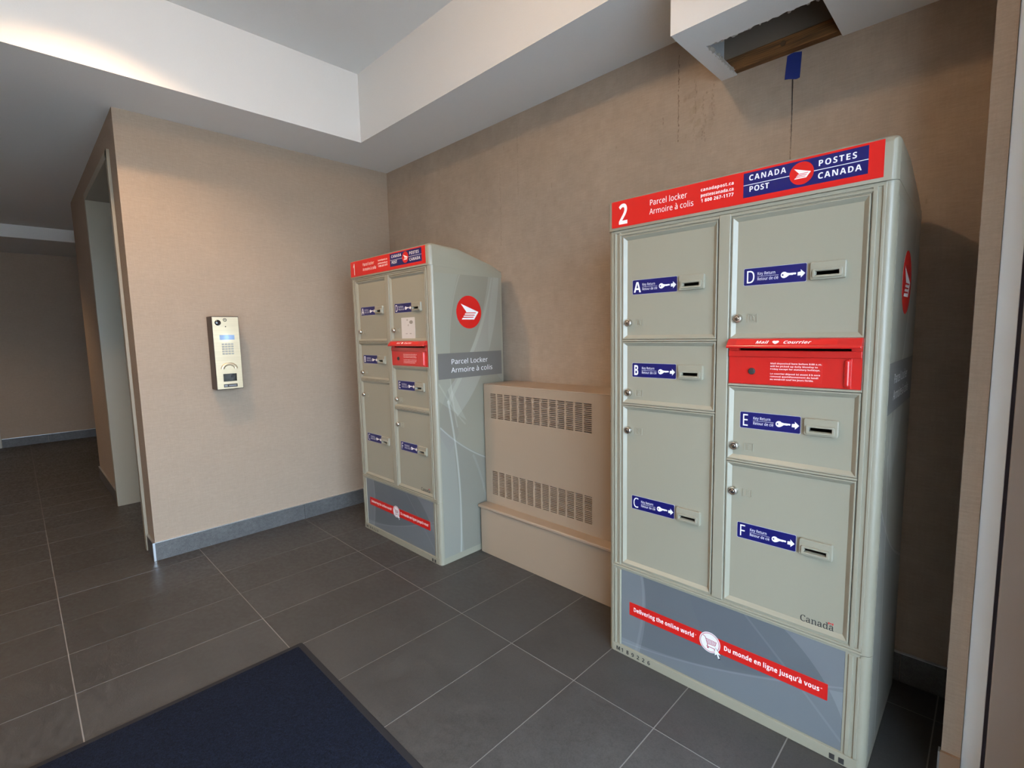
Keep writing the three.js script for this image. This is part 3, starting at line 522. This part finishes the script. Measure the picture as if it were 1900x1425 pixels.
// ------------------------------------------------------------------ wall heater on its plinth
{
  const R = tag(group('wall_heater', 1.24, 0, 0), 'beige metal cabinet heater with two slotted grilles between the lockers', 'heater');
  const w = 0.97, yb = 0.27, yt = 0.927, zf = 0.23;
  const s = rectPath(THREE.Shape, 0.001, w - 0.001, yb, yt - 0.004);
  for (const [g0, g1] of [[0.745, 0.878], [0.322, 0.452]]) for (let i = 0; i < 13; i++) for (let j = 0; j < 15; j++) {
    const px = 0.669 / 13, x0 = 0.054 + i * px, y0 = g0 + ((g1 - g0) / 14.6) * j; s.holes.push(rectPath(THREE.Path, x0, x0 + px * 0.80, y0, y0 + 0.0052));
  }
  s.holes.push((() => { const c = new THREE.Path(); c.absarc(0.815, 0.811, 0.0055, 0, Math.PI * 2); return c; })());
  mesh('front_panel', extrude(s, 0.007, { curveSegments: 6 }).translate(0, 0, zf - 0.007), radiatorPaint, R);
  mesh('case', merge([rbx(0, w, yt - 0.006, yt, 0.001, zf + 0.001, 0.0025, 2), bx(0, 0.002, yb, yt - 0.004, 0.001, zf - 0.001), bx(w - 0.002, w, yb, yt - 0.004, 0.001, zf - 0.001)]), radiatorPaint, R);
  mesh('coil', (() => { const l = [bx(0.01, w - 0.01, yb + 0.005, yt - 0.01, 0.02, 0.03)]; for (let i = 0; i < 40; i++) l.push(bx(0.05 + i * 0.017, 0.052 + i * 0.017, 0.50, 0.62, 0.06, 0.16)); return merge(l); })(), galvanised, R);
  const cdoor = roundRect(0.792, 0.935, 0.7452, 0.8748, 0.002); cdoor.holes.push((() => { const c = new THREE.Path(); c.absarc(0.815, 0.811, 0.0055, 0, Math.PI * 2); return c; })());
  mesh('control_door', extrude(cdoor, 0.0012).translate(0, 0, zf + 0.0001), radiatorPaint, R);
  mesh('plinth', rbx(0.009, w - 0.002, 0, 0.2535, 0.001, 0.284, 0.0015, 1), radiatorPaint, R);
  mesh('ledge', rbx(-0.001, w, 0.2535, yb, 0.001, 0.2965, 0.006, 3), radiatorPaint, R);
}

// ------------------------------------------------------------------ entry phone
{
  const E = tag(group('entry_phone', 0, 0.913, 1.153), 'wall mounted entry phone with brushed metal face, keypad and lit display', 'intercom');
  const hw = 0.069, hh = 0.415, d = 0.098;
  const bronze = M({ color: rgb(0.075, 0.055, 0.045), roughness: 0.45, metalness: 0.4 });
  const bn = valueNoise(N, 4, 256, 61), brushed = noiseTex(N, (x, y) => { const v = 208 + 10 * (bn(x, y) - 0.5); return [v, v * 0.92, v * 0.77]; });
  const champagne = P({ color: 0xffffff, map: scaled(brushed, 1, 1), metalness: 0.75, roughness: 0.42 });
  mesh('housing', rbx(0, d, 0, hh, -hw, hw, 0.003, 2), bronze, E);
  // everything on the face is drawn in a frame whose +x runs to the viewer's right
  const F = group('face', d, 0, hw, E); F.rotation.y = Math.PI / 2;
  const hole = (P_, x, y, r) => { const p = new P_(); p.absarc(x, y, r, 0, Math.PI * 2); return p; };
  const pl = roundRect(0.003, 0.135, 0.004, hh - 0.004, 0.002);
  pl.holes.push(rectPath(THREE.Path, 0.036, 0.106, 0.046, 0.090), hole(THREE.Path, 0.03, 0.379, 0.016));
  mesh('faceplate', metreUV(extrude(pl, 0.003)), champagne, F);
  mesh('camera_lens', new THREE.SphereGeometry(0.0165, 24, 12).scale(1, 1, 0.45).translate(0.03, 0.379, 0.001), P({ color: rgb(0.02, 0.02, 0.025), roughness: 0.12, clearcoat: 1 }), F);
  mesh('lock_ring', merge([new THREE.TorusGeometry(0.008, 0.0018, 8, 24).translate(0.0665, 0.395, 0.003), new THREE.CylinderGeometry(0.003, 0.003, 0.002, 12).rotateX(Math.PI / 2).translate(0.0665, 0.395, 0.004)]), darkMetal, F);
  mesh('microphone', new THREE.CylinderGeometry(0.0032, 0.0032, 0.001, 14).rotateX(Math.PI / 2).translate(0.0675, 0.357, 0.0032), blackMat, F);
  mesh('display', rbx(0.033, 0.109, 0.283, 0.31, 0.002, 0.0045, 0.0008, 1), M({ color: rgb(0.12, 0.16, 0.22), emissive: rgb(0.36, 0.52, 0.85), emissiveIntensity: 0.5, roughness: 0.3 }), F);
  const pt = new THREE.PointLight(rgb(0.4, 0.65, 1), 0.006, 0, 2); pt.position.set(0.071, 0.296, 0.02); pt.name = 'display_glow'; pt.castShadow = true; F.add(pt);
  const key = rbx(-0.0062, 0.0062, -0.0042, 0.0042, 0.002, 0.0052, 0.0012, 1), keyMat = M({ color: rgb(0.36, 0.34, 0.30), roughness: 0.45, metalness: 0.5 });
  for (let i = 0; i < 4; i++) for (let j = 0; j < 5; j++) { const q = mesh('key', key, keyMat, F); q.position.set(0.0475 + i * 0.0155, 0.258 - j * 0.0135, 0); }
  // arched speaker hood and card reader window
  const arch = new THREE.TorusGeometry(0.034, 0.010, 12, 32, Math.PI).scale(1, 0.8, 0.6);
  mesh('hood', merge([arch.clone().translate(0.0705, 0.118, 0.003)]), champagne, F);
  mesh('reader_window', rbx(0.037, 0.105, 0.047, 0.089, -0.002, 0.0015, 0.001, 1), P({ color: rgb(0.02, 0.022, 0.024), roughness: 0.1, clearcoat: 1 }), F);
  mesh('reader_eye', new THREE.CylinderGeometry(0.008, 0.008, 0.001, 18).rotateX(Math.PI / 2).translate(0.083, 0.074, 0.0016), blackMat, F);
  const st = mesh('status_slot', rbx(0.035, 0.106, 0.013, 0.031, 0.001, 0.0042, 0.002, 2), darkMetal, F);
  mesh('status_light', merge([rbx(0.038, 0.054, 0.017, 0.027, 0.003, 0.005, 0.001, 1), rbx(0.06, 0.101, 0.018, 0.025, 0.003, 0.005, 0.001, 1)]), M({ color: rgb(0.25, 0.27, 0.3), roughness: 0.3 }), st);
}

// ------------------------------------------------------------------ floor mat and tape
{
  const m = tag(group('floor_mat', 1.335, 0, 1.315), 'dark navy ribbed entrance mat with a black rubber border', 'floor mat');
  const w = 1.8, d = 1.4, b = 0.022;
  const ring = roundRect(0, w, 0, d, 0.01); ring.holes.push(rectPath(THREE.Path, b, w - b, b, d - b));
  mesh('rubber_border', extrude(ring, 0.003, { bevelEnabled: true, bevelThickness: 0.0015, bevelSize: 0.003, bevelOffset: -0.003, bevelSegments: 2 }).rotateX(Math.PI / 2).translate(0, 0.0045, 0), M({ color: rgb(0.008, 0.009, 0.012), roughness: 0.7 }), m);
  const cn = valueNoise(N, 256, 256, 71), cm = valueNoise(N, 60, 60, 72), cb = noiseTex(N, (x, y) => { const v = 128 + 110 * (cn(x, y) - 0.5) + 60 * (cm(x, y) - 0.5); return [v, v, v]; }, false);
  const ct = noiseTex(N, (x, y) => { const v = 1 + 0.9 * (cn(x, y) - 0.5) + 0.35 * (cm(x, y) - 0.5), s = cn(y * 1.7, x * 0.6) > 0.93 ? 1.7 : 1; return [22 * v * s, 26 * v * s, 38 * v * s]; });
  mesh('carpet', metreUV(new THREE.BoxGeometry(w - 2 * b, 0.0072, d - 2 * b).translate(w / 2, 0.0038, d / 2)), P({ map: scaled(ct, 3.3), bumpMap: scaled(cb, 3.3), bumpScale: 0.003, roughness: 1, specularIntensity: 0.25 }), m);
}
{
  const s = new THREE.Shape(); [[2.6355, 2.149], [2.6475, 2.153], [2.656, 2.1535], [2.6815, 2.1475], [2.6795, 2.105], [2.6775, 2.064], [2.667, 2.062], [2.6425, 2.0705], [2.629, 2.073], [2.632, 2.11]].forEach((q, i) => (i ? s.lineTo(...q) : s.moveTo(...q)));
  tag(mesh('painter_tape', extrude(s, 0.0012).translate(0, 0, 0.0012), M({ color: rgb(0.012, 0.03, 0.20), roughness: 0.55 })), 'strip of blue painter tape on the wall under the bulkhead hole', 'tape');
}

renderer.render(scene, camera);
